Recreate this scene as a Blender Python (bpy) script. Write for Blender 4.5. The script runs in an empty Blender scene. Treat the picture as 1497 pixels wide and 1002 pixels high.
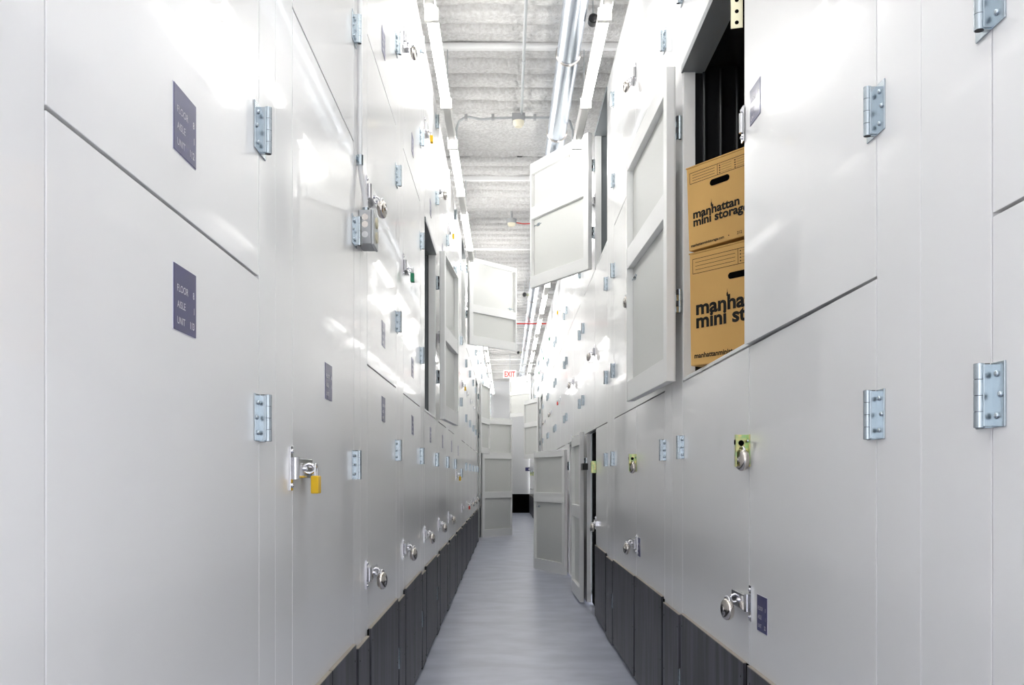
import bpy, bmesh, math, random
from mathutils import Vector, Matrix, noise
random.seed(7)
S = bpy.context.scene
COL = S.collection
PI = math.pi
# ------------------------------------------------------------------ camera, world, exposure
cam = bpy.data.objects.new('camera', bpy.data.cameras.new('camera'))
COL.objects.link(cam)
cam.location = (0, 0, 1.2)
cam.rotation_euler = (PI/2, 0, 0)
cam.data.sensor_width = 36.0
cam.data.lens = 1370/1497*36
cam.data.shift_x = 7.5/1497
cam.data.shift_y = 196/1497
cam.data.clip_start = 0.02
S.camera = cam
W = bpy.data.worlds.new('world'); S.world = W
W.use_nodes = True
W.node_tree.nodes['Background'].inputs[0].default_value = (1.0, 0.98, 0.98, 1)
W.node_tree.nodes['Background'].inputs[1].default_value = 2.9
S.view_settings.view_transform = 'Standard'
S.view_settings.look = 'None'
S.view_settings.gamma = 1
S.view_settings.use_curve_mapping = False
S.view_settings.exposure = 1.1
LAMP = 6.7           # radiance of the fluorescent tubes

XL, XR = -0.53, 0.75  # door planes of the two locker walls
TL = (1.625, 2.88, 4.00)     # tier heights of the left wall
TR = (1.604, 2.955, 4.12)    # and of the right wall
T1, T2, T3 = TL
# ------------------------------------------------------------------ materials
def mat(name, col, rough=0.5, metal=0.0, coat=0.0, spec=0.5):
    m = bpy.data.materials.new(name); m.use_nodes = True
    b = m.node_tree.nodes['Principled BSDF']
    b.inputs['Base Color'].default_value = (*col, 1)
    b.inputs['Roughness'].default_value = rough
    b.inputs['Metallic'].default_value = metal
    b.inputs['Coat Weight'].default_value = coat
    b.inputs['Coat Roughness'].default_value = 0.06
    b.inputs['Specular IOR Level'].default_value = spec
    return m
def add_noise(m, scale, c0, c1, bump=0.0, dist=0.01, detail=4, stretch=(1, 1, 1), lo=0.35, hi=0.65, bscale=None, rough=None):
    nt = m.node_tree; b = nt.nodes['Principled BSDF']; L = nt.links
    g = nt.nodes.new('ShaderNodeNewGeometry'); mp = nt.nodes.new('ShaderNodeMapping')
    mp.inputs['Scale'].default_value = stretch
    L.new(g.outputs['Position'], mp.inputs['Vector'])
    n = nt.nodes.new('ShaderNodeTexNoise'); n.inputs['Scale'].default_value = scale; n.inputs['Detail'].default_value = detail
    L.new(mp.outputs[0], n.inputs['Vector'])
    if c0:
        r = nt.nodes.new('ShaderNodeValToRGB')
        r.color_ramp.elements[0].position = lo; r.color_ramp.elements[1].position = hi
        r.color_ramp.elements[0].color = (*c0, 1); r.color_ramp.elements[1].color = (*c1, 1)
        L.new(n.outputs['Fac'], r.inputs[0]); L.new(r.outputs[0], b.inputs['Base Color'])
    if rough:
        r = nt.nodes.new('ShaderNodeMapRange')
        r.inputs['To Min'].default_value = rough[0]; r.inputs['To Max'].default_value = rough[1]
        L.new(n.outputs['Fac'], r.inputs[0]); L.new(r.outputs[0], b.inputs['Roughness'])
    if bump:
        n2 = n
        if bscale:
            n2 = nt.nodes.new('ShaderNodeTexNoise'); n2.inputs['Scale'].default_value = bscale
            n2.inputs['Detail'].default_value = detail
            L.new(mp.outputs[0], n2.inputs['Vector'])
        bp = nt.nodes.new('ShaderNodeBump'); bp.inputs['Strength'].default_value = bump; bp.inputs['Distance'].default_value = dist
        L.new(n2.outputs['Fac'], bp.inputs['Height']); L.new(bp.outputs[0], b.inputs['Normal'])
    return m
white = mat('white_gloss_paint', (0.91, 0.912, 0.912), 0.24, coat=0.45, spec=0.3); white.node_tree.nodes['Principled BSDF'].inputs['Coat Roughness'].default_value = 0.025
add_noise(white, 2.2, None, None, bump=1.0, dist=0.0018, detail=1, stretch=(1, 1, 0.8))
frame_white = mat('white_frame_paint', (0.92, 0.925, 0.91), 0.35)
back_grey = mat('galvanised_back_panel', (0.75, 0.76, 0.73), 0.42, 0.0)
ply = mat('dark_stained_plywood', (0.05, 0.05, 0.06), 0.5)
add_noise(ply, 5.0, (0.020, 0.020, 0.026), (0.105, 0.105, 0.125), bump=0.5, dist=0.004, detail=8, stretch=(3.2, 3.2, 0.4), lo=0.40, hi=0.60, rough=(0.3, 0.6))
ply_edge = mat('plywood_edge', (0.42, 0.38, 0.33), 0.7)
zinc = mat('zinc_plated_steel', (0.46, 0.52, 0.56), 0.24, 0.95)
zinc_dark = mat('dark_hinge_slot', (0.03, 0.03, 0.035), 0.6)
chrome = mat('chrome', (0.70, 0.70, 0.72), 0.12, 1.0)
steelm = mat('brushed_lock_steel', (0.62, 0.58, 0.54), 0.22, 1.0)
gold = mat('yellow_passivated_steel', (0.62, 0.56, 0.26), 0.3, 0.9)
add_noise(gold, 60, (0.66, 0.56, 0.26), (0.32, 0.50, 0.24), detail=2)
paleg = mat('pale_passivated_steel', (0.75, 0.72, 0.52), 0.35, 0.6)
navy = mat('navy_sign', (0.035, 0.035, 0.145), 0.33, coat=0.3)
ink_w = mat('white_lettering', (0.72, 0.72, 0.80), 0.5)
galv = mat('galvanised_duct', (0.66, 0.72, 0.80), 0.25, 0.9)
grey_box = mat('grey_cast_metal', (0.42, 0.43, 0.44), 0.4, 0.7)
grey_pipe = mat('grey_conduit', (0.50, 0.52, 0.53), 0.38, 0.6)
pale_pipe = mat('white_conduit', (0.86, 0.87, 0.87), 0.35, 0.1)
card = mat('brown_cardboard', (0.60, 0.39, 0.14), 0.75, spec=0.25)
add_noise(card, 3, (0.72, 0.44, 0.15), (0.64, 0.385, 0.13), detail=5)
ink = mat('black_ink', (0.012, 0.011, 0.01), 0.6, spec=0.2)
hole_m = mat('hole_black', (0.004, 0.004, 0.004), 0.9, spec=0.0)
black = mat('black_plastic', (0.02, 0.02, 0.02), 0.4)
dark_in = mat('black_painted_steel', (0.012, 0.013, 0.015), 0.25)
grey_in = mat('grey_painted_steel', (0.20, 0.22, 0.23), 0.4)
dark_gap = mat('dark_joint', (0.045, 0.045, 0.045), 0.7)
yellow = mat('yellow_plastic', (0.90, 0.55, 0.01), 0.35)
green = mat('green_paint', (0.0, 0.22, 0.10), 0.35)
red = mat('red_paint', (0.65, 0.04, 0.03), 0.35)
cream = mat('cream_plastic', (0.75, 0.70, 0.55), 0.5)
ivory = mat('ivory_cover', (0.72, 0.66, 0.48), 0.4)
strut_m = mat('white_beam_paint', (0.92, 0.92, 0.91), 0.5)
ceil_m = mat('sprayed_ceiling', (0.82, 0.81, 0.79), 0.95, spec=0.1)
add_noise(ceil_m, 40, (0.62, 0.61, 0.59), (0.76, 0.755, 0.74), bump=1.0, dist=0.018, detail=6, bscale=34)
floor_m = mat('grey_blue_epoxy', (0.30, 0.31, 0.37), 0.3)
add_noise(floor_m, 2.2, (0.40, 0.43, 0.53), (0.56, 0.59, 0.70), bump=0.35, dist=0.003, detail=6, stretch=(1.2, 1.8, 1), bscale=14, rough=(0.24, 0.42))
wallp = mat('end_wall_paint', (0.78, 0.79, 0.80), 0.6)
body_m = mat('fixture_housing', (0.70, 0.69, 0.66), 0.4)
def emis(name, col, st):
    m = bpy.data.materials.new(name); m.use_nodes = True
    b = m.node_tree.nodes['Principled BSDF']
    b.inputs['Base Color'].default_value = (0.8, 0.8, 0.8, 1)
    b.inputs['Emission Color'].default_value = (*col, 1); b.inputs['Emission Strength'].default_value = st
    return m
tube_m = emis('fluorescent_tube', (1.0, 0.985, 0.96), LAMP)
exit_m = emis('lit_exit_face', (1, 0.93, 0.90), 0.1)
exit_t = emis('lit_exit_letters', (1, 0.06, 0.03), 0.25); exit_t.node_tree.nodes['Principled BSDF'].inputs['Base Color'].default_value = (0.7, 0.03, 0.02, 1)

# ------------------------------------------------------------------ mesh helper
class MB:
    def __init__(s): s.v = []; s.f = []; s.mi = []; s.ms = []; s.sm = []
    def m(s, mt):
        if mt not in s.ms: s.ms.append(mt)
        return s.ms.index(mt)
    def box(s, a, b, mt, bev=0.0):
        x0, x1 = sorted((a[0], b[0])); y0, y1 = sorted((a[1], b[1])); z0, z1 = sorted((a[2], b[2]))
        if bev <= 0:
            n = len(s.v); k = s.m(mt)
            s.v += [(x, y, z) for x in (x0, x1) for y in (y0, y1) for z in (z0, z1)]
            for q in ((0, 1, 3, 2), (4, 6, 7, 5), (0, 4, 5, 1), (2, 3, 7, 6), (0, 2, 6, 4), (1, 5, 7, 3)):
                s.f.append([n+i for i in q]); s.mi.append(k); s.sm.append(False)
            return s
        bm = bmesh.new(); bmesh.ops.create_cube(bm, size=1)
        for v in bm.verts:
            v.co = ((x0+x1)/2+v.co.x*(x1-x0), (y0+y1)/2+v.co.y*(y1-y0), (z0+z1)/2+v.co.z*(z1-z0))
        bmesh.ops.bevel(bm, geom=bm.edges[:], offset=bev, segments=2, affect='EDGES', profile=0.5)
        s.bm(bm, mt); return s
    def bm(s, bm, mt, smooth=False, M=None):
        n = len(s.v); k = s.m(mt); bm.verts.index_update()
        for v in bm.verts: s.v.append(tuple(M @ v.co if M else v.co))
        for f in bm.faces:
            s.f.append([n+v.index for v in f.verts]); s.mi.append(k); s.sm.append(smooth)
        bm.free()
    def tube(s, pts, r, mt, n=12, cap=True, radii=None):
        pts = [Vector(p) for p in pts]; k = s.m(mt); base = len(s.v); N = len(pts)
        t0 = (pts[1]-pts[0]).normalized()
        up = Vector((0, 0, 1)) if abs(t0.z) < .9 else Vector((1, 0, 0))
        u = t0.cross(up).normalized()
        for i, p in enumerate(pts):
            if i == 0: t = t0
            elif i == N-1: t = (pts[i]-pts[i-1]).normalized()
            else: t = ((pts[i+1]-p).normalized()+(p-pts[i-1]).normalized()).normalized()
            u = (u - t*u.dot(t)).normalized(); w = t.cross(u)
            rr = radii[i] if radii else r
            for j in range(n):
                a = 2*PI*j/n
                s.v.append(tuple(p+(u*math.cos(a)+w*math.sin(a))*rr))
        for i in range(N-1):
            for j in range(n):
                a = base+i*n+j; b = base+i*n+(j+1) % n
                s.f.append([a, b, b+n, a+n]); s.mi.append(k); s.sm.append(True)
        if cap:
            for st in (base, base+(N-1)*n):
                q = len(s.v); s.v += s.v[st:st+n]
                s.f.append([q+j for j in range(n)]); s.mi.append(k); s.sm.append(False)
        return s
    def ball(s, c, r, mt, sc=(1, 1, 1), u=12, v=8):
        bm = bmesh.new(); bmesh.ops.create_uvsphere(bm, u_segments=u, v_segments=v, radius=r)
        s.bm(bm, mt, True, Matrix.Translation(c) @ Matrix.Diagonal((*sc, 1))); return s
    def raw(s, vs, fs, mt):
        n = len(s.v); k = s.m(mt); s.v += [tuple(p) for p in vs]
        for f in fs: s.f.append([n+i for i in f]); s.mi.append(k); s.sm.append(False)
    def mesh(s, name):
        me = bpy.data.meshes.new(name); me.from_pydata(s.v, [], s.f)
        for m in s.ms: me.materials.append(m)
        me.polygons.foreach_set('material_index', s.mi); me.polygons.foreach_set('use_smooth', s.sm)
        me.update()
        b = bmesh.new(); b.from_mesh(me); bmesh.ops.recalc_face_normals(b, faces=b.faces[:]); b.to_mesh(me); b.free()
        return me
def link(name, me, parent=None, loc=None, rz=None):
    o = bpy.data.objects.new(name, me); COL.objects.link(o)
    if parent: o.parent = parent
    if loc is not None: o.location = loc
    if rz is not None: o.rotation_euler = (0, 0, rz)
    return o
def tag(o, label, cat, group=None, kind=None):
    o['label'] = label; o['category'] = cat
    if group: o['group'] = group
    if kind: o['kind'] = kind
    return o
def struct(name, me, loc=(0, 0, 0)):
    o = link(name, me, loc=loc); o['kind'] = 'structure'; return o
TC = {}
def text_geo(txt, bold=0.0):
    key = (txt, bold)
    if key in TC: return TC[key]
    c = bpy.data.curves.new('lettering', 'FONT'); c.body = txt; c.size = 1; c.offset = bold; c.resolution_u = 3
    o = bpy.data.objects.new('lettering', c); COL.objects.link(o)
    dg = bpy.context.evaluated_depsgraph_get()
    me = bpy.data.meshes.new_from_object(o.evaluated_get(dg))
    vs = [(v.co.x, v.co.y) for v in me.vertices]; fs = [list(p.vertices) for p in me.polygons]
    bpy.data.objects.remove(o); bpy.data.curves.remove(c); bpy.data.meshes.remove(me)
    x0 = min(v[0] for v in vs); x1 = max(v[0] for v in vs)
    TC[key] = (vs, fs, x0, x1); return TC[key]
def put_text(mb, txt, x, z, y, mt, width=None, size=None, bold=0.0, align='L', th=0.0004):
    """writes on the local plane facing -y; (x,z) = start of the baseline"""
    vs, fs, x0, x1 = text_geo(txt, bold)
    sx = width/(x1-x0) if width else size
    sz = size if size else sx
    if align == 'R': x = x-(x1-x0)*sx
    mb.raw([(x+(a-x0)*sx, y-th, z+b*sz) for a, b in vs], fs, mt)

# ------------------------------------------------------------------ floor, ceiling, end walls
random.seed(3)
mb = MB(); mb.box((-1.9, -1.0, -0.05), (2.2, 31.2, 0), floor_m); mb.box((-7, -5.2, -0.05), (7, -1.0, 0), floor_m); struct('floor', mb.mesh('floor'))
def ceil_h(y):
    if 8.2 < y < 9.2: return -0.03
    ph = ((y-6.58)/0.265) % 1.0
    if y >= 9.2: ph = ((y-9.3)/0.265) % 1.0
    d = min(ph, 1-ph)
    return -0.075*min(1, max(0, (d-0.12)/0.10))+0.02*noise.noise(Vector((y*40, 1, 1)))*(d < 0.2)
mb = MB(); vs = []; fs = []
nx = 30; ys = []
y = 2.0
while y < 31.2: ys.append(y); y += 0.024
for y in ys:
    for i in range(nx+1):
        x = -2.2+4.6*i/nx
        h = 4.42+ceil_h(y)+(0.03 if ceil_h(y) > -0.02 and not (8.2 < y < 9.2) else 0)
        h += 0.012*noise.noise(Vector((x*14, y*14, 0)))+0.010*noise.noise(Vector((x*2, y*2, 5)))
        vs.append((x, y, h))
for j in range(len(ys)-1):
    for i in range(nx):
        a = j*(nx+1)+i; fs.append([a, a+1, a+nx+2, a+nx+1])
mb.raw(vs, fs, ceil_m); mb.box((-2.2, 2.0, 4.5), (2.4, 31.2, 4.55), ceil_m); mb.box((-2.2, -1.0, 4.36), (2.4, 2.0, 4.5), ceil_m); mb.box((-7, -5.2, 4.36), (7, -1.0, 4.5), ceil_m)
me = mb.mesh('ceiling'); me.polygons.foreach_set('use_smooth', [True]*len(me.polygons)); struct('ceiling', me)
mb = MB(); mb.box((-1.9, 31.0, 0), (2.2, 31.2, 4.42), wallp); struct('wall_far', mb.mesh('wall_far'))
mb = MB(); mb.box((-1.9, 30.97, 0), (2.2, 31.0, 0.62), hole_m); struct('baseboard_far', mb.mesh('baseboard_far'))
mb = MB(); mb.box((-7, -5.4, 0), (7, -5.2, 4.42), wallp); struct('wall_behind', mb.mesh('wall_behind'))
# ------------------------------------------------------------------ shared small meshes (local frame: front faces -y, hinge axis at x=y=0, door face at y=FR)
FR = 0.015
def hinge_mesh(both=True, side=1):
    mb = MB(); H = 0.1
    xs = ((-0.044, -0.004), (0.004, 0.044)) if both else (((0.004, 0.044),) if side > 0 else ((-0.044, -0.004),))
    for a, b in xs:
        mb.box((a, FR-0.0035, -H/2), (b, FR-0.0002, H/2), zinc, 0.0008)
        c = a if abs(a) < abs(b) else b; sg = 1 if c > 0 else -1
        mb.box((c, -0.002, -H/2+0.002), (c+sg*0.005, FR-0.001, H/2-0.002), zinc, 0.0008)
        mid = (a+b)/2+sg*0.003
        for dz, dx in ((0.032, -0.005), (0.0, 0.006), (-0.032, -0.005)):
            mb.ball((mid+sg*dx, FR-0.004, dz), 0.0055, zinc, (1, 0.8, 1), 10, 6)
    z = -H/2
    for k in range(4):
        mb.tube([(0, -0.004, z+0.0004), (0, -0.004, z+H/4-0.0004)], 0.0082, zinc, 14)
        if k % 2 == 0: mb.box((-0.005, 0.000, z), (0.005, 0.0125, z+H/4), zinc)
        else: mb.box((-0.003, 0.003, z), (0.003, 0.011, z+H/4), zinc_dark)
        z += H/4
    mb.tube([(0, -0.004, -H/2), (0, -0.004, H/2)], 0.007, zinc_dark, 10)
    return mb.mesh('hinge')
HINGE = hinge_mesh(); HINGE1 = {1: hinge_mesh(False, 1), -1: hinge_mesh(False, -1)}
def hasp_mesh(s, gold_one=False):
    """local origin at the free edge of the door on its face; s=+1 door lies at -x*... (door on the side of -s)"""
    mb = MB()
    if gold_one:
        mb.box((s*0.012, -0.003, -0.05), (-s*0.016, 0.0, 0.05), gold, 0.0006)
        mb.box((-s*0.012, -0.040, -0.05), (-s*0.016, 0.0, 0.05), gold, 0.0006)
        mb.box((-s*0.012, -0.043, -0.05), (s*0.006, -0.040, 0.05), gold, 0.0006)
        for dz in (0.03, -0.012): mb.ball((s*0.003, -0.004, dz), 0.005, zinc)
        mb.tube([(-s*0.011, -0.022, 0.024), (-s*0.0115+s*0.001, -0.022, 0.024)], 0.009, hole_m, 12)
        mb.tube([(-s*0.004, -0.0435, 0.026), (-s*0.004, -0.0440, 0.026)], 0.009, hole_m, 12)
        return mb.mesh('latch')
    mb.box((s*0.008, -0.004, -0.055), (s*0.034, 0.0, 0.055), chrome, 0.0008)
    mb.tube([(s*0.010, -0.010, -0.027), (s*0.010, -0.010, 0.027)], 0.009, chrome, 12)
    for dz in (-0.042, 0.042): mb.ball((s*0.021, -0.005, dz), 0.006, chrome, (1, .7, 1), 10, 6)
    mb.box((s*0.008, -0.019, -0.024), (-s*0.150, -0.015, 0.024), chrome, 0.0008)
    mb.box((-s*0.085, -0.015, -0.020), (-s*0.140, 0.0, 0.020), chrome)
    mb.tube([(-s*0.060, -0.019, 0.0), (-s*0.060, -0.024, 0.0)], 0.007, chrome, 12)
    pts = [(-s*0.105, -0.018-0.015*math.sin(a), 0.012*math.cos(a)) for a in [PI*i/8 for i in range(9)]]
    mb.tube(pts, 0.004, chrome, 8)
    mb.tube([(-s*0.130, -0.018, 0.005), (-s*0.130, -0.024, 0.005)], 0.005, chrome, 10)
    return mb.mesh('latch')
HASP = {(s, g): hasp_mesh(s, g) for s in (1, -1) for g in (True, False)}
def disc_lock():
    b = MB(); n = 28; prof = [(0.004, -0.0145), (0.012, -0.0145), (0.013, -0.012), (0.024, -0.0135), (0.031, -0.0105), (0.0345, -0.005), (0.035, 0.0), (0.0345, 0.005), (0.031, 0.0105), (0.024, 0.0135), (0.004, 0.0140)]
    vs = []; fs = []
    for r, y in prof:
        for j in range(n):
            a = 2*PI*j/n; vs.append((r*math.cos(a), y, r*math.sin(a)))
    for i in range(len(prof)-1):
        for j in range(n):
            fs.append([i*n+j, i*n+(j+1) % n, (i+1)*n+(j+1) % n, (i+1)*n+j])
    fs.append(list(range(n))); fs.append([(len(prof)-1)*n+j for j in range(n)])
    k = len(b.v); b.raw(vs, fs, steelm); b.sm = [True]*len(b.f)
    b.tube([(0, -0.0150, 0), (0, -0.018, 0)], 0.007, chrome, 12)
    body = b.mesh('lock_body')
    h = MB(); pts = [(0.017*math.sin(a), 0, 0.026+0.014*math.cos(a)) for a in [(-1.75+3.5*i/10) for i in range(11)]]
    h.tube(pts, 0.0048, chrome, 8)
    return body, h.mesh('shackle')
DB, DS = disc_lock()
def square_lock(m, nm):
    b = MB(); b.box((-0.019, -0.010, -0.058), (0.019, 0.010, -0.012), m, 0.003)
    body = b.mesh(nm)
    h = MB(); h.tube([(-0.012, 0, -0.014), (-0.012, 0, 0.006)]+[(-0.012*math.cos(a), 0, 0.006+0.012*math.sin(a)) for a in [PI*i/8 for i in range(1, 8)]]+[(0.012, 0, 0.006), (0.012, 0, -0.014)], 0.0032, chrome, 8)
    return body, h.mesh('shackle')
SQ = {'yellow': square_lock(yellow, 'yellow_body'), 'green': square_lock(green, 'green_body'), 'red': square_lock(red, 'red_body'), 'black': square_lock(black, 'black_body')}
def sign_mesh(num, near=True):
    mb = MB(); a = 0.053
    mb.box((-a, -0.0020, -a), (a, 0, a), navy, 0.0005)
    mb.box((-a-0.0012, -0.0008, -a-0.0012), (a+0.0012, 0, a+0.0012), ink_w)
    if near:
        for i, (w, d) in enumerate((('FLOOR', '8'), ('AISLE', '1'), ('UNIT', num))):
            z = 0.010-i*0.026
            put_text(mb, w, -0.040, z, -0.0021, ink_w, size=0.0165)
            if d: put_text(mb, d, 0.042, z, -0.0021, ink_w, size=0.0165, bold=0.02 if i == 2 else 0.0, align='R')
    return mb.mesh('unit_sign')
SIGN = {k: sign_mesh(k) for k in ('112', '113', '22', '')}
# kick plate (plywood sheet screwed to the foot of a door or post), origin at its lower inner corner, front -y
KC = {}
def kick_mesh(w, nplanks=1):
    key = (round(w, 3), nplanks)
    if key in KC: return KC[key]
    mb = MB(); pw = w/nplanks
    mb.box((0.0, -0.003, 0.015), (w, 0.0, 0.597), hole_m)
    for i in range(nplanks):
        x0 = i*pw+(0.024 if i == 0 else 0.005); x1 = (i+1)*pw-(0.024 if i == nplanks-1 else 0.005); dz = random.uniform(-0.006, 0.006)
        mb.box((x0, -0.013, 0.015), (x1, 0.0, 0.60+dz), ply, 0.0015)
        mb.box((x0+0.001, -0.0125, 0.60+dz), (x1-0.001, -0.0005, 0.603+dz), ply_edge)
        for sx in (x0+0.03, x1-0.03):
            for sz in (0.06, 0.3, 0.55): mb.ball((sx, -0.013, sz), 0.004, black, (1, .5, 1), 8, 5)
    KC[key] = mb.mesh('kick_plate'); return KC[key]
DC = {}
def door_mesh(s, w, h, open_, rails):
    key = (s, round(w, 3), round(h, 3), open_, rails)
    if key in DC: return DC[key]
    mb = MB(); a, b = s*0.003, s*(w-0.003)
    if not open_:
        mb.box((a, FR, 0.003), (b, FR+0.03, h-0.003), white, 0.001)
        DC[key] = (mb.mesh('door'), None); return DC[key]
    mb.box((a, FR, 0.003), (b, FR+0.004, h-0.003), back_grey)
    mb.box((a, FR-0.0006, 0.003), (b, FR+0.001, h-0.003), white)
    fr = MB()
    fr.box((s*0.003, FR+0.004, 0.003), (s*0.075, FR+0.038, h-0.003), frame_white, 0.002)
    fr.box((s*(w-0.025), FR+0.004, 0.003), (s*(w-0.003), FR+0.038, h-0.003), frame_white, 0.002)
    for z0, z1 in rails:
        fr.box((s*0.075, FR+0.004, max(z0, 0.003)), (s*(w-0.025), FR+0.036, min(z1, h-0.003)), frame_white, 0.002)
    DC[key] = (mb.mesh('door'), fr.mesh('back_frame')); return DC[key]
BC = {}
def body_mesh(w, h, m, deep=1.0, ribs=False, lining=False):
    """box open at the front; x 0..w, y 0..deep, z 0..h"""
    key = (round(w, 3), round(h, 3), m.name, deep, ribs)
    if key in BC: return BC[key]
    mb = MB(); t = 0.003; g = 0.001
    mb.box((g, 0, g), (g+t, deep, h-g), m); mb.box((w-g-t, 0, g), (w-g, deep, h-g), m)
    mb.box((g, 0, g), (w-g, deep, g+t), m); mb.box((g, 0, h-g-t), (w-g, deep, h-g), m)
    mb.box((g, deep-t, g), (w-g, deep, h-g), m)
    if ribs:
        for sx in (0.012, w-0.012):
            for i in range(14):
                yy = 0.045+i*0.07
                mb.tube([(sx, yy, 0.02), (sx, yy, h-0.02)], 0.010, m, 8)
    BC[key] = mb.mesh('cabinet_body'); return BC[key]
def lining_mesh(w, h):
    mb = MB(); d = 0.05; t = 0.012
    for a, b in (((0.004, 0, 0.004), (0.004+t, d, h-0.004)), ((w-0.004-t, 0, 0.004), (w-0.004, d, h-0.004)), ((0.004, 0, 0.004), (w-0.004, d, 0.004+t)), ((0.004, -0.008, h-0.035), (w-0.004, d+0.04, h-0.004))):
        mb.box(a, b, grey_in if b[2]-a[2] < 0.05 and a[2] > 0.5 else frame_white, 0.001)
    return mb.mesh('front_frame')

HROWS = {}
LEFT_R, RIGHT_R = PI/2, -PI/2
def locker(side, y0, y1, z0, z1, doors, label, group=None, body=None, is_open=False, ribs=False):
    """a storage locker between depths y0,y1; doors = list of dicts"""
    X = XL if side == 'L' else XR
    d = -1 if side == 'L' else 1
    base = link('storage_locker', None, loc=(X, (y0+y1)/2, z0)); base.empty_display_size = 0.1
    tag(base, label, 'locker', group)
    w = y1-y0
    bm_ = body_mesh(w, z1-z0, body or grey_in, 1.0, ribs)
    rz = LEFT_R if side == 'L' else RIGHT_R
    # local +x of the body is world +y on the left wall, -y on the right wall
    yy = (y0 if side == 'L' else y1)
    link('cabinet_body', bm_, base, (d*0.047, yy-(y0+y1)/2, 0), rz)
    if is_open: link('front_frame', lining_mesh(w, z1-z0), base, (d*0.001, yy-(y0+y1)/2, 0), rz)
    for q in doors:
        a, b = q['span']; far = q.get('far', True); dw = b-a
        # hand: leaf extends toward +x local (s=1) or -x (s=-1)
        if side == 'L': s = -1 if far else 1
        else: s = 1 if far else -1
        hy = b if far else a
        phi = math.radians(q.get('phi', 0.0))
        if side == 'L': r = PI/2+(phi if far else -phi)
        else: r = -PI/2+(-phi if far else phi)
        h = z1-z0 if 'h' not in q else q['h']
        op = q.get('phi', 0) > 20
        rails = q.get('rails', ())
        dm, fm = door_mesh(s, dw, h, op, rails)
        do = link('door', dm, base, (-d*FR, hy-(y0+y1)/2, 0), r)
        if op: do['label'] = 'door standing open showing its framed back'
        if fm: link('back_frame', fm, do, (0, 0, 0))
        for hz in q.get('hinges', ()):
            link('hinge', HINGE1[s] if op else HINGE, do, (0, 0, hz-z0))
        if q.get('kick'):
            kx = 0 if s > 0 else -dw
            link('kick_plate', kick_mesh(dw, q.get('planks', 1)), do, (kx, FR, 0))
        for hz in q.get('hasps', ()):
            link('latch', HASP[(s, False)], do, (s*dw, FR, hz-z0))
        for hz in q.get('golds', ()):
            link('latch', HASP[(s, True)], do, (s*dw, FR, hz-z0))['label'] = 'yellow-green plated angle latch'
        if 'sign' in q:
            sy, sz, num = q['sign']
            link('unit_sign', SIGN[num], do, (s*sy, FR, sz-z0))
        if q.get('bolt'):
            m2 = MB(); bz = q['bolt']; x = s*(dw-0.10)
            m2.tube([(s*(dw-0.03), FR+0.008, bz), (s*(dw-0.15), FR+0.008, bz)], 0.004, zinc, 8)
            m2.box((x-0.02, FR+0.004, bz-0.014), (x+0.02, FR+0.008, bz+0.014), zinc)
            for e in (-0.012, 0.012): m2.ball((x+e, FR+0.009, bz), 0.005, black)
            link('latch_bolt', m2.mesh('latch_bolt'), do, (0, 0, 0))
    return base
def world_on(side, y, z, out): 
    return Vector(((XL+out) if side == 'L' else (XR-out), y, z))
def padlock(side, y, z, kind, label, group=None, gold_=False):
    """y = depth of the seam where the latch folds; the lock hangs from the staple"""
    out = 0.031
    dy = 0.105
    if gold_: dy = 0.0; out = 0.010
    p = world_on(side, y+dy, z-0.036 if kind == 'disc' else z-0.006, out+(0.012 if kind == 'disc' else 0.006))
    o = link('padlock', None, loc=p, rz=(LEFT_R if side == 'L' else RIGHT_R)+((-0.18 if side == 'L' else 0.18) if kind == 'disc' else 0)); o.empty_display_size = .03
    tag(o, label, 'padlock', group)
    if kind == 'disc': link('lock_body', DB, o, (0, 0, 0)); link('shackle', DS, o, (0, 0, 0))
    else:
        link('lock_body', SQ[kind][0], o, (0, 0, 0)); link('shackle', SQ[kind][1], o, (0, 0, 0))
    return o
ORD = ['first', 'second', 'third', 'fourth', 'fifth', 'sixth', 'seventh', 'eighth', 'ninth', 'tenth', 'eleventh', 'twelfth', 'thirteenth', 'fourteenth', 'fifteenth', 'sixteenth']
trim_n = [0]
def pilaster(side, y0, y1, ztop=None):
    ztop = ztop or (TL[2] if side == 'L' else TR[2])
    if y1-y0 < 0.01: return
    trim_n[0] += 1
    mb = MB(); w = y1-y0; g = 0.45*w
    for a, b in ((0.001, g-0.0008), (g+0.0008, w-0.001)):
        mb.box((a, 0, 0.02), (b, 0.03, ztop), white, 0.001)
    mb.box((0.0, 0.020, 0.0), (w, 0.045, ztop), grey_in)
    X = XL if side == 'L' else XR
    o = struct('trim_%d' % trim_n[0], mb.mesh('pilaster'), (X, y0 if side == 'L' else y1, 0))
    o.rotation_euler = (0, 0, LEFT_R if side == 'L' else RIGHT_R)
    link('kick_plate', kick_mesh(w, 1), o, (0, 0, 0))
    hx = w if side == 'R' else 0
    if y0 < 8: link('hinge', HINGE, o, (hx, -0.008, 0.33))

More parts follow.
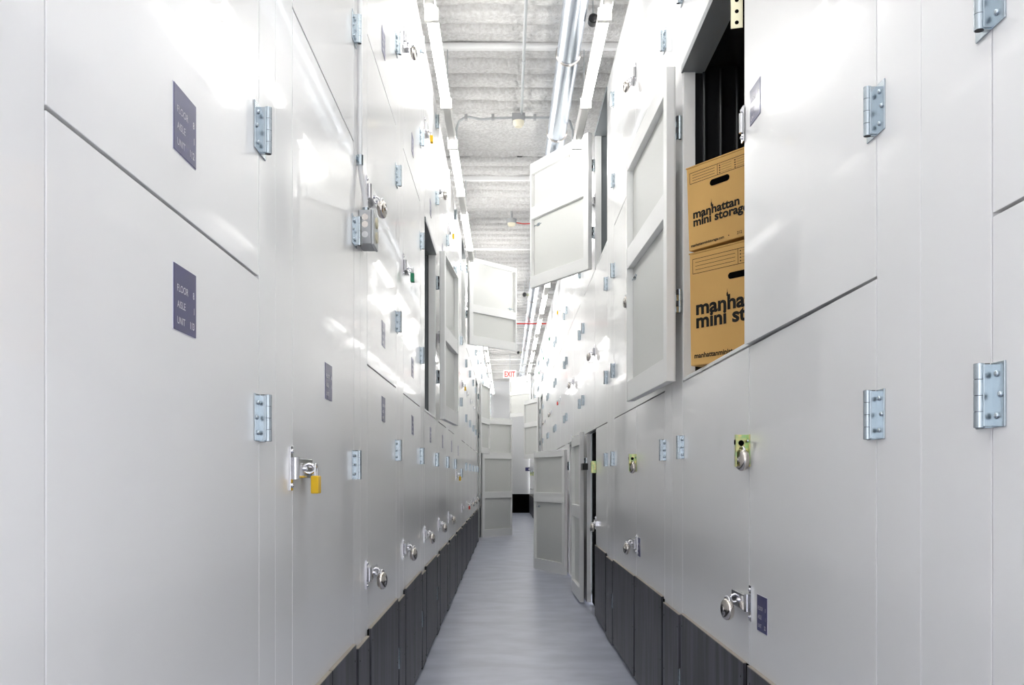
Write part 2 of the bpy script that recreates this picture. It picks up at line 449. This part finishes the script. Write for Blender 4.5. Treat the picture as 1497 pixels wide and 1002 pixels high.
# ------------------------------------------------------------------ left locker wall
L0, LP, LW = 1.075, 1.24, 0.93
H1, H2, H3 = (1.325,), (1.94, 2.64), (3.27, 3.84)
FARG = 'plain closed lockers in the far stretch of the %s wall, %s row'
rn = {1: 'bottom', 2: 'middle', 3: 'top'}
def lname(side, k, t, extra=''):
    return 'white steel locker in the %s wall, %s column from the camera, %s row%s' % (side, ORD[k], rn[t], extra)
RL3 = ((0, .11), (.68, .79), (1.07, 1.17))
NL = 24
for k in range(-1, NL):
    s = L0+LP*k; e = s+LW
    if k == -1: s = -0.2
    pilaster('L', e, L0+LP*(k+1) if k < NL-1 else 30.96)
    sg = lambda z, num='': (LW-(1.54-s) if k == 0 else LW*0.5, z, num)
    if k == -1:
        locker('L', s, e, 0.02, T3, [dict(span=(s, e), hinges=H1, kick=True)], 'white steel panel locker at the left edge beside the camera'); continue
    tall = k in (1, 7, 13)
    sp = (s, e)
    if tall:
        q = dict(span=sp, kick=True, planks=2, hinges=(1.24, 2.05), hasps=(1.22,), sign=sg(1.48))
        if k == 13: q.update(phi=141, rails=((0, .15), (.76, .88), (1.53, 1.65), (2.21, 2.30)), hasps=(), hinges=(), kick=False)
        lab = {1: 'tall white locker in the left wall closed with a yellow padlock at chest height', 7: 'tall white locker in the left wall, yellow padlock, eighth column from the camera', 13: 'tall white locker far down the left wall, three-panel door open across the aisle'}[k]
        locker('L', s, e, 0.02, 2.36, [q], lab, is_open=(k == 13))
        locker('L', s, e, 2.36, T3, [dict(span=sp, hinges=(2.75, 3.6))], 'white upper locker above the tall door, %s column of the left wall' % ORD[k])
        continue
    # bottom
    if k <= 10: lab, gr = lname('left', k, 1), None
    else: lab, gr = 'white locker in the far bottom row of the left wall', FARG % ('left', 'bottom')
    locker('L', s, e, 0.02, T1, [dict(span=sp, kick=True, planks=1+(k % 2), hinges=H1, hasps=(0.83,), **({'sign': sg(1.488, '113' if k == 0 else '')} if k < 8 else {}))], lab, gr)
    # middle
    q = dict(span=sp, hinges=H2, hasps=(2.28,)); op = False
    if k < 8: q['sign'] = sg(1.775 if k == 0 else 1.81, '112' if k == 0 else '')
    if k <= 10: lab, gr = lname('left', k, 2), None
    else: lab, gr = 'white locker in the far middle row of the left wall', FARG % ('left', 'middle')
    if k == 4: q.update(phi=176.5, rails=((0, .11), (.60, .71), (1.24, 1.35))); q['hasps'] = (); lab = 'open white locker in the left middle row, door folded flat back, dark slot showing'; op = True
    if k == 12: q.update(phi=171, rails=((0, .11), (.55, .66), (1.24, 1.35))); lab = 'far left middle-row locker with its two-panel door swung back'; gr = None; op = True
    locker('L', s, e, T1, T2, [q], lab, gr, is_open=op)
    # top
    q = dict(span=sp, hinges=H3, hasps=(3.45,)); op = False
    if k < 8: q['sign'] = sg(3.06)
    if k <= 10: lab, gr = lname('left', k, 3), None
    else: lab, gr = 'white locker in the far top row of the left wall', FARG % ('left', 'top')
    if k == 8: q.update(phi=139, rails=((0, .12), (.42, .52), (1.06, 1.16)), bolt=.56); q['hasps'] = (); lab = 'left top-row locker whose white framed door hangs open over the aisle'; op = True
    locker('L', s, e, T2, T3, [q], lab, gr, is_open=op)
def LS(k): return L0+LP*k
padlock('L', LS(1), 1.22, 'yellow', 'yellow padlock on the tall left door, nearest lock on the left')
padlock('L', LS(2), 0.83, 'disc', 'silver round padlock low on the left wall, nearest of its row')
padlock('L', LS(2), 2.28, 'disc', 'round padlock just behind the grey outlet box on the left wall')
padlock('L', LS(3), 0.83, 'disc', 'silver round padlock low on the left wall, second of its row')
padlock('L', LS(3), 2.28, 'green', 'green padlock in the left middle row')
padlock('L', LS(3), 3.45, 'disc', 'silver padlock in the left top row nearest the camera')
padlock('L', LS(4), 0.83, 'disc', 'silver round padlock low on the left wall, third of its row')
padlock('L', LS(4), 3.45, 'yellow', 'yellow padlock in the left top row, nearest of the yellow ones up there')
padlock('L', LS(5), 0.83, 'disc', 'silver round padlock low on the left wall, fourth of its row')
padlock('L', LS(5), 2.28, 'black', 'black padlock between the dark open slot and the folded-back door on the left')
padlock('L', LS(5), 3.45, 'disc', 'silver padlock in the left top row behind the first yellow one')
padlock('L', LS(6), 0.83, 'disc', 'silver round padlock low on the left wall, fifth of its row')
padlock('L', LS(6), 3.45, 'yellow', 'yellow padlock in the left top row, second of the yellow ones up there')
padlock('L', LS(7), 1.22, 'yellow', 'small yellow padlock far along the left wall at chest height')
padlock('L', LS(8), 2.28, 'yellow', 'small yellow padlock far along the left middle row')
padlock('L', LS(9), 0.83, 'red', 'red padlock low on the left wall')
for k in (10, 11, 12): padlock('L', LS(k), 0.83, 'disc', 'small silver padlock beyond the red one low on the left wall', 'silver padlocks beyond the red one')

# ------------------------------------------------------------------ right locker wall
T1, T2, T3 = TR
R0, RP = 1.9, 2.55
PHI2R = ((0, .11), (.72, .83), (1.25, 1.35))
def rpair(j, t, mid, group=None, label=None, **kw):
    s = R0+RP*j; e = s+2.1; c = s+mid
    z0, z1 = {1: (0.02, T1), 2: (T1, T2), 3: (T2, T3)}[t]
    H = {1: H1, 2: H2, 3: H3}[t]
    a = dict(span=(s, c), far=False, hinges=H); b = dict(span=(c, e), far=True, hinges=H)
    if t == 1: a.update(kick=True, planks=1); b.update(kick=True, planks=1); b['hasps'] = (0.81,); b['golds'] = (1.28,)
    if t == 2: b['hasps'] = (2.27,)
    if t == 3: b['hasps'] = (3.55,)
    a.update(kw.get('near', {})); b.update(kw.get('farl', {}))
    locker('R', s, e, z0, z1, [a, b], label or ('white double-door locker, right wall, %s pair from the camera, %s row' % (ORD[j+1], rn[t])), group, body=kw.get('body'), is_open=kw.get('op', False), ribs=kw.get('ribs', False))
def rsingle(y0, y1, t, label, group=None, far=True, **kw):
    z0, z1 = {1: (0.02, T1), 2: (T1, T2), 3: (T2, T3)}[t]
    q = dict(span=(y0, y1), far=far, hinges={1: H1, 2: H2, 3: H3}[t]); 
    if t == 1: q['kick'] = True
    op = kw.pop('op', False); body = kw.pop('body', None); q.update(kw)
    return locker('R', y0, y1, z0, z1, [q], label, group, is_open=op, body=body)
for j in range(-1, 12):
    s = R0+RP*j; e = s+2.1; e = min(e, 30.9)
    if j == 11: 
        pilaster('R', s, 30.96); continue
    for t in (1, 2, 3):
        g = None; lab = None
        if j >= 5: g = FARG % ('right', rn[t]); lab = 'white double-door locker in the far %s row of the right wall' % rn[t]
        if j == 0 and t == 1: rpair(j, t, 1.0, near=dict(sign=(0.85, 0.795, '22')))
        elif j == 0 and t == 2:
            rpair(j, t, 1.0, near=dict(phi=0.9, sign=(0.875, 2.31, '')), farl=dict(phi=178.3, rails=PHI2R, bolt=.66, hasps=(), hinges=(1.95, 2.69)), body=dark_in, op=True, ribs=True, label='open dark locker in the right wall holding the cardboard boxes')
        elif j == 1 and t == 1: rpair(j, t, 0.98, near=dict(sign=(0.86, 0.80, '')))
        elif j == 2 and t == 1:
            rsingle(s, 7.88, 1, 'narrow white bottom locker right wall beside the edge-on open door', far=False, golds=(1.28,), hasps=(0.81,))
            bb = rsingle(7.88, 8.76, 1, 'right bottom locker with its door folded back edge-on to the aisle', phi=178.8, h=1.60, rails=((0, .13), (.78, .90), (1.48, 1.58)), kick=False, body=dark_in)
            mb = MB(); mb.box((-0.062, 0.20, 1.24), (-0.012, 0.40, 1.30), black, 0.003); link('slide_bolt', mb.mesh('slide_bolt'), bb, (0, 0, 0))['label'] = 'black slide bolt'
        elif j == 2 and t == 3:
            rsingle(s, 7.95, 3, 'right top-row locker, big white two-panel door open over the aisle', phi=150, rails=((0, .11), (.64, .75), (1.06, 1.16)), op=True, bolt=.58)
            rsingle(7.98, e, 3, 'white top-row locker right behind the big open top door', hasps=(3.55,))
        elif j == 3 and t == 1:
            rsingle(10.25, 11.17, 1, 'right bottom locker with door open across the aisle, two recessed panels', phi=158, h=1.5, rails=((0, .14), (.86, .98), (1.42, 1.5)), op=True, kick=False, bolt=.80)
            rsingle(s, 10.22, 1, 'narrow white bottom locker right wall hidden behind the edge-on door')
        elif j == 7 and t == 2:
            rsingle(s, 20.75, 2, 'far right middle-row locker with its door swung open', phi=163, rails=((0, .11), (.72, .83), (1.25, 1.35)), op=True)
            rsingle(20.78, e, 2, lab, g, hasps=(2.28,))
        elif j == 9 and t == 3:
            rsingle(s, 25.85, 3, lab, g, far=False)
            rsingle(25.88, e, 3, 'farthest right top-row locker, two-panel door open over the aisle', phi=145, rails=((0, .12), (.64, .74), (1.06, 1.16)), op=True)
        elif j == -1: rpair(j, t, 1.05, farl=dict(hasps=(), golds=()))
        else: rpair(j, t, 1.0, g, lab)
    # posts between the pairs
    pilaster('R', e, R0+RP*(j+1))
# fillers of the odd bays (bottom row of the third pair)
trim_n[0] += 1
mb = MB(); mb.box((XR, 8.78, 0.02), (XR+0.04, 9.10, T1-0.004), white, 0.002); struct('trim_%d' % trim_n[0], mb.mesh('pilaster'))
trim_n[0] += 1
mb = MB(); mb.box((XR, 11.19, 0.02), (XR+0.04, 11.645, T1-0.004), white, 0.002); struct('trim_%d' % trim_n[0], mb.mesh('pilaster'))
def RC(j): return R0+RP*j+1.0
padlock('R', RC(0), 0.81, 'disc', 'silver disc padlock beside the navy sign low on the right wall')
padlock('R', RC(0), 1.288, 'disc', 'disc padlock on the near yellow-green latch of the right wall', gold_=True)
padlock('R', RC(1)-.02, 0.81, 'disc', 'disc padlock beside the second navy sign low on the right wall')
padlock('R', RC(1)-.02, 1.288, 'disc', 'disc padlock on the second yellow-green latch of the right wall', gold_=True)
padlock('R', RC(1), 2.27, 'disc', 'disc padlock left of the near open framed door, right middle row')
padlock('R', RC(1), 3.55, 'disc', 'silver padlock in the right top row nearest the camera')
padlock('R', RC(2), 2.27, 'disc', 'disc padlock below the right wall dark top opening, middle row')
padlock('R', RC(3), 2.27, 'disc', 'small disc padlock in the right middle row, fourth pair')
padlock('R', RC(4), 2.27, 'red', 'small red padlock in the right middle row')
padlock('R', RC(4), 3.55, 'yellow', 'small yellow padlock in the right top row')
for j in (5, 6, 7): padlock('R', RC(j), 3.55, 'green', 'tiny green padlock in the far right top row', 'green padlocks in the far right top row')
for j in (5, 6): padlock('R', RC(j), 2.27, 'disc', 'tiny silver padlock in the far right middle row', 'silver padlocks in the far right middle row')
# fittings of the narrow bottom locker beside the edge-on door
padlock('R', 7.88-0.21, 0.81, 'disc', 'disc padlock low beside the edge-on open door')

# ------------------------------------------------------------------ cardboard boxes
def carton(w, d, h, loc, lean, label, big):
    root = link('cardboard_box', None, loc=loc); root.rotation_mode = 'QUATERNION'
    root.rotation_quaternion = (Matrix.Rotation(math.radians(-50.5), 3, 'Z') @ Matrix.Rotation(math.radians(lean), 3, 'Y')).to_quaternion()
    tag(root, label, 'box')
    mb = MB(); mb.box((0, 0, 0), (w, d, h), card, 0.004)
    link('box_body', mb.mesh('box_body'), root, (0, 0, 0))
    mb = MB()
    for i, (a, b) in enumerate(((0, d/2-0.002), (d/2+0.002, d))):
        mb.box((-0.002, a-0.002, h-0.001), (w+0.002, b, h+0.004), card, 0.001)
    link('top_flap', mb.mesh('top_flap'), root, (0, 0, 0))
    # hand hole
    mb = MB(); c = w/2; hw = 0.045; hr = 0.012; zz = h-(0.115 if big else 0.085); n = 10
    vs = []
    for i in range(n+1):
        a = PI/2+PI*i/n; vs.append((c-hw+hr+hr*math.cos(a), -0.0012, zz+hr*math.sin(a)))
    for i in range(n+1):
        a = -PI/2+PI*i/n; vs.append((c+hw-hr+hr*math.cos(a), -0.0012, zz+hr*math.sin(a)))
    mb.raw(vs, [list(range(len(vs)))], hole_m); link('hand_hole', mb.mesh('hand_hole'), root, (0, 0, 0))
    # printing
    mb = MB(); y = -0.0006
    def line(x0, z0, x1, z1, t=0.0019):
        if abs(x1-x0) > abs(z1-z0): vs = [(x0, y, z0-t/2), (x1, y, z1-t/2), (x1, y, z1+t/2), (x0, y, z0+t/2)]
        else: vs = [(x0-t/2, y, z0), (x0+t/2, y, z0), (x1+t/2, y, z1), (x1-t/2, y, z1)]
        mb.raw(vs, [[0, 1, 2, 3]], ink)
    x0, x1 = 0.016, w*0.47 if not big else w*0.50
    z1_, z0_ = h-0.022, h-(0.063 if not big else 0.078)
    for xa, xb in ((x0, x1), (x1, w-0.016)):
        line(xa, z0_, xb, z0_); line(xa, z1_, xb, z1_); line(xa, z0_, xa, z1_); line(xb, z0_, xb, z1_)
    for i in range(3):
        z = z1_-(i+1)*(z1_-z0_)/4; line(x0+0.012, z, x1-0.012, z, 0.0016)
    for cx in (x1+0.008, x1+(w-0.016-x1)*0.52):
        for i in range(4):
            z = z1_-0.006-(i+0.3)*(z1_-z0_)/4.6
            line(cx, z, cx+0.006, z, 0.004); line(cx+0.010, z, cx+(w-0.016-x1)*0.38, z, 0.0009)
    tw = 0.225 if not big else 0.375
    tx = 0.027 if not big else 0.030
    zb = h-(0.198 if not big else 0.235); lh = tw*0.128
    put_text(mb, 'manhattan', tx, zb, y, ink, width=tw*0.95, size=tw*0.95/4.75, bold=0.034)
    put_text(mb, 'mini storage', tx, zb-lh*1.05, y, ink, width=tw*1.12, size=tw*0.95/4.75, bold=0.034)
    # little spire on the stem of the h
    vs_, fs_, a0, a1 = text_geo('manhattan', 0.034); vb = text_geo('man', 0.034)
    sx = tx+tw*0.95*((vb[3]-vb[2])/(a1-a0))+tw*0.013
    zt = zb+tw*0.95/4.75*0.72
    mb.raw([(sx-0.0035, y-0.0004, zt-0.006), (sx+0.0035, y-0.0004, zt-0.006), (sx+0.0035, y-0.0004, zt+0.004), (sx+0.001, y-0.0004, zt+0.010), (sx, y-0.0004, zt+0.024), (sx-0.001, y-0.0004, zt+0.010), (sx-0.0035, y-0.0004, zt+0.004)], [list(range(7))], ink)
    put_text(mb, 'manhattanministorage.com', 0.012 if not big else 0.02, 0.013 if not big else 0.028, y, ink, width=0.155 if not big else 0.29, bold=0.03)
    put_text(mb, '212', w-0.085, 0.013 if not big else 0.028, y, ink, width=0.022, bold=0.01)
    mb.raw([(w*0.6, y, .016), (w*0.6+.004, y, .016), (w*0.6+.004, y, .020), (w*0.6, y, .020)], [[0, 1, 2, 3]], ink)
    link('printing', mb.mesh('printing'), root, (0, 0, 0))['label'] = 'black printed lettering'
zb = T1+0.018
carton(0.45, 0.42, 0.428, (0.703, 3.585, zb), -0.8, 'larger brown cardboard box, lower one in the open right locker', True)
carton(0.31, 0.40, 0.318, (0.697, 3.590, zb+0.440), -2.2, 'smaller brown cardboard box stacked on the larger one', False)
# perforated strap hanging in the open locker mouth
mb = MB(); mb.box((-0.019, -0.002, 0), (0.019, 0, 0.55), paleg, 0.0008)
for i in range(10): mb.tube([(0, -0.0021, 0.018+i*0.036), (0, -0.0026, 0.018+i*0.036)], 0.0065, hole_m, 12)
o = link('perforated_strap', mb.mesh('perforated_strap'), loc=(0.741, 3.02, 2.645), rz=-0.25)
tag(o, 'yellow-plated perforated strap at the top of the open right locker', 'bracket')
mb = MB(); mb.box((-0.013, -0.004, -0.055), (0.013, 0, 0.055), chrome, 0.001); mb.tube([(0.008, -0.008, -0.03), (0.008, -0.008, 0.03)], 0.008, chrome, 10)
for dz in (-.042, .042): mb.ball((0, -0.005, dz), 0.006, chrome)
o = link('strike_plate', mb.mesh('strike_plate'), loc=(XR-0.018, 2.90, 2.29), rz=RIGHT_R)
tag(o, 'chrome latch plate on the edge of the right door beside the boxes', 'latch plate')

# ------------------------------------------------------------------ outlet box and conduit on the left wall
root = link('outlet_box', None, loc=(XL, 3.34, 2.03)); tag(root, 'grey metal outlet box on the left wall post fed by a conduit', 'outlet box')
mb = MB(); mb.box((0, 0, 0), (0.046, 0.115, 0.122), grey_box, 0.003)
for dz in (0.096, 0.070, 0.034): mb.tube([(0.024, -0.0006, dz), (0.024, 0.001, dz)], 0.0115, steelm if dz > .05 else pale_pipe, 18)
link('box_body', mb.mesh('box_body'), root, (0, 0, 0))
mb = MB(); mb.box((0.046, -0.002, -0.002), (0.056, 0.117, 0.124), grey_pipe, 0.003)
for dz in (0.035, 0.088): mb.tube([(0.056, 0.057, dz), (0.062, 0.057, dz)], 0.020, ivory, 16)
link('cover_plate', mb.mesh('cover_plate'), root, (0, 0, 0))
mb = MB()
mb.tube([(XL+0.011, 3.31, 4.10), (XL+0.011, 3.31, 2.32)], 0.0095, pale_pipe, 12)
mb.tube([(XL+0.011, 3.31, 2.33), (XL+0.012, 3.32, 2.28), (XL+0.022, 3.352, 2.20), (XL+0.024, 3.36, 2.150)], 0.0095, pale_pipe, 12)
mb.tube([(XL+0.011, 3.31, 2.30), (XL+0.011, 3.31, 2.335)], 0.0125, zinc, 12)
mb.tube([(XL+0.024, 3.36, 2.151), (XL+0.024, 3.36, 2.163)], 0.0135, zinc, 12)
mb.box((XL+0.0005, 3.285, 2.312), (XL+0.003, 3.335, 2.327), zinc); 
o = link('wall_conduit', mb.mesh('wall_conduit')); tag(o, 'thin pale conduit running down the left wall to the outlet box', 'conduit')

# ------------------------------------------------------------------ ceiling services
HL = 3.85   # underside of the lamps
def light_row(x, side, y_first, n):
    for i in range(n):
        y = y_first+2.12*i
        root = link('ceiling_light', None, loc=(x, y, HL)); root.empty_display_size = .1
        vis = y > 3.5
        tag(root, ('fluorescent strip light over the %s wall, ' % side)+(('%s visible from the camera' % ORD[int((y-3.3)/2.12)]) if vis and y < 12 else ('one of the far row' if vis else 'out of sight above the camera')), 'ceiling light', 'fluorescent strips over the %s wall' % side)
        mb = MB(); mb.box((-0.026, -0.02, 0.055), (0.026, 2.10, 0.10), body_m, 0.003)
        mb.box((-0.028, 1.29, 0.0), (0.028, 1.96, 0.045), body_m, 0.006)
        link('housing', mb.mesh('housing'), root, (0, 0, 0))
        mb = MB(); mb.tube([(0, 0.02, 0.02), (0, 1.27, 0.02)], 0.034, tube_m, 16); mb.tube([(0, -0.15, 0.02), (0, -0.02, 0.02)], 0.034, tube_m, 16)
        link('lamp', mb.mesh('lamp'), root, (0, 0, 0))
        for a, b in ((-0.02, 0.015), (1.27, 1.29)):
            mb = MB(); mb.box((-0.04, a, -0.015), (0.04, b, 0.06), body_m, 0.002)
            link('end_cap', mb.mesh('end_cap'), root, (0, 0, 0))
light_row(-0.435, 'left', 5.43-2.12*3, 15)
light_row(0.565, 'right', 5.43-2.12*3, 15)
# transverse painted struts with hanger rods
for i in range(-1, 8):
    y = 6.86+3.04*i
    mb = MB(); mb.box((-2.2, y-0.02, 4.326), (2.4, y+0.02, 4.37), strut_m, 0.002)
    o = link('ceiling_strut', mb.mesh('ceiling_strut'))
    if i == 0: lab, g = 'white painted strut across the ceiling nearest the camera', None
    else: lab, g = 'white painted strut crossing the ceiling further along', 'ceiling struts'
    tag(o, lab, 'strut', g or 'ceiling struts')
    for x in (-0.435, 0.565):
        mb = MB(); mb.tube([(x, y, HL+0.1), (x, y, 4.36)], 0.004, grey_pipe, 8)
        mb.box((x-0.05, y-0.01, 4.34), (x+0.05, y+0.01, 4.35), grey_pipe)
        tag(link('hanger_rod', mb.mesh('hanger_rod')), 'thin threaded rod hanging a strip light from the ceiling', 'rod', 'light hanger rods')
# joint line and flat band
mb = MB()
for i in range(90):
    x = -2.2+4.6*i/90; y = 9.26+0.012*math.sin(i*1.7)+0.008*math.sin(i*3.1)
    mb.box((x, y-0.010-0.004*math.sin(i*2.3), 4.365), (x+0.052, y+0.010, 4.40), dark_gap)
struct('trim_ceiling_joint', mb.mesh('ceiling_joint')).name = 'trim_90'
# round duct
def duct():
    root = link('round_duct', None, loc=(0.441, 0, 4.238)); tag(root, 'round galvanised duct running along the ceiling to the right of the middle', 'duct')
    mb = MB(); n = 28; k = mb.m(galv); prev = None
    mb.tube([(0, -3, 0), (0, 30.9, 0)], 0.083, galv, n)
    link('duct_pipe', mb.mesh('duct_pipe'), root, (0, 0, 0))
    y = 5.2
    while y < 30:
        mb = MB(); mb.tube([(0, y-0.012, 0), (0, y-0.010, 0), (0, y+0.010, 0), (0, y+0.012, 0)], 0.085, steelm, n, radii=[0.083, 0.091, 0.091, 0.083])
        mb.tube([(0, y, 0.08), (0, y, 0.14)], 0.004, grey_pipe, 8)
        link('collar', mb.mesh('collar'), root, (0, 0, 0)); y += 1.53
duct()
# central conduit with junction box
mb = MB(); mb.tube([(0.125, 3.0, 4.30), (0.125, 8.0, 4.30)], 0.011, grey_pipe, 10)
for y in (7.0, 5.5): mb.tube([(0.125, y-.02, 4.30), (0.125, y+.02, 4.30)], 0.015, grey_pipe, 10)
tag(link('ceiling_conduit', mb.mesh('ceiling_conduit')), 'straight grey conduit along the ceiling centre to the junction box', 'conduit')
root = link('junction_box', None, loc=(0.10, 8.03, 4.25)); tag(root, 'grey ceiling junction box with a pale lamp holder where conduits meet', 'junction box')
mb = MB(); mb.box((-0.055, -0.03, 0.0), (0.055, 0.05, 0.06), grey_box, 0.003); link('box_body', mb.mesh('box_body'), root, (0, 0, 0))
mb = MB(); mb.tube([(0, 0.01, 0), (0, 0.01, -0.03), (0, 0.01, -0.05)], 0.045, cream, 16, radii=[0.05, 0.045, 0.03]); link('lamp_holder', mb.mesh('lamp_holder'), root, (0, 0, 0))
mb = MB(); mb.tube([(0.045, 8.04, 4.28), (-0.12, 8.04, 4.275), (-0.22, 8.04, 4.265), (-0.32, 8.04, 4.285), (-0.355, 8.04, 4.285), (-0.41, 8.04, 4.25), (-0.435, 8.04, 4.18), (-0.437, 8.04, 4.05), (-0.437, 8.04, 3.95)], 0.010, grey_pipe, 10)
for x in (-0.12, -0.35): mb.box((x-0.012, 8.02, 4.262), (x+0.012, 8.06, 4.305), grey_box)
tag(link('ceiling_conduit', mb.mesh('ceiling_conduit')), 'grey conduit bending from the junction box down to the left lights', 'conduit')
mb = MB(); mb.tube([(0.155, 8.04, 4.28), (0.42, 8.04, 4.28), (0.48, 8.04, 4.29), (0.54, 8.04, 4.25), (0.565, 8.04, 4.17), (0.565, 8.04, 3.95)], 0.010, grey_pipe, 10)
for x in (0.24, 0.47): mb.box((x-0.012, 8.02, 4.262), (x+0.012, 8.06, 4.305), grey_box)
tag(link('ceiling_conduit', mb.mesh('ceiling_conduit')), 'grey conduit from the junction box behind the duct to the right lights', 'conduit')
# smoke detector
root = link('smoke_detector', None, loc=(0.055, 11.1, 4.20)); tag(root, 'small ceiling detector with a red cable, left of the big open top door', 'detector')
mb = MB(); mb.tube([(0, 0, 0.05), (0, 0, 0.0)], 0.06, grey_box, 18); mb.tube([(0, 0, 0.05), (0, 0, 0.17)], 0.012, grey_box, 8); link('mount', mb.mesh('mount'), root, (0, 0, 0))
mb = MB(); mb.tube([(0, 0, 0.0), (0, 0, -0.03), (0, 0, -0.04)], 0.04, cream, 18, radii=[0.05, 0.04, 0.02]); link('sensor_head', mb.mesh('sensor_head'), root, (0, 0, 0))
mb = MB(); mb.tube([(0.05, 0, 0.01), (0.14, 0.02, 0.0), (0.25, 0.04, 0.01)], 0.006, red, 8); link('cable', mb.mesh('cable'), root, (0, 0, 0))
# black hanger fittings beside the duct
for i, (x, y, z) in enumerate(((0.53, 6.2, 4.22), (0.285, 15.2, 4.15), (0.27, 22.3, 4.15))):
    mb = MB(); mb.tube([(0, -0.03, 0), (0, 0.03, 0)], 0.032, black, 16); mb.ball((0, -0.03, 0), 0.026, black)
    mb.tube([(0.02, 0, 0.012), (0.085, 0, 0.012)], 0.006, gold, 8); mb.tube([(0.02, 0, -0.012), (0.085, 0, -0.012)], 0.006, gold, 8)
    mb.tube([(0, 0, 0.02), (0, 0, 4.40-z)], 0.004, grey_pipe, 8)
    o = link('hose_coupling', mb.mesh('hose_coupling'), loc=(x+(0.04 if i == 0 else 0), y, z))
    tag(o, ('black round fitting right of the duct at the top edge', 'black round fitting left of the duct beyond the big open door', 'farthest black round fitting beside the duct')[i], 'fitting')
# red sprinkler pipes further down
for i, y in enumerate((18.0, 24.5)):
    mb = MB(); mb.tube([(-2.1, y, 4.137), (2.3, y, 4.137)], 0.012, red if i == 0 else strut_m, 8)
    tag(link('cross_pipe', mb.mesh('cross_pipe')), ('thin red pipe crossing the ceiling far down the aisle', 'white pipe crossing the ceiling near the exit sign')[i], 'pipe')
# exit sign
root = link('exit_sign', None, loc=(0.075, 24.0, 3.72)); tag(root, 'white lit sign with red EXIT letters hanging at the aisle end', 'exit sign')
mb = MB(); mb.box((-0.17, 0, 0), (0.17, 0.05, 0.21), exit_m, 0.006); link('sign_body', mb.mesh('sign_body'), root, (0, 0, 0))
mb = MB(); put_text(mb, 'EXIT', -0.135, 0.035, -0.003, exit_t, width=0.27, size=0.195, bold=0.015); link('lettering', mb.mesh('lettering'), root, (0, 0, 0))
mb = MB(); mb.tube([(0, 0.025, 0.21), (0, 0.025, 0.66)], 0.008, grey_pipe, 8); link('hanger', mb.mesh('hanger'), root, (0, 0, 0))
# small blue wall sign at the aisle end
mb = MB(); mb.box((-0.11, -0.01, -0.06), (0.11, 0, 0.06), navy, 0.002); mb.box((-0.01, -0.012, -0.02), (0.06, -0.01, 0.02), ink_w)
tag(link('wall_sign', mb.mesh('wall_sign'), loc=(0.72-0.0, 30.99, 1.44)), 'small navy sign on the white end wall', 'sign')
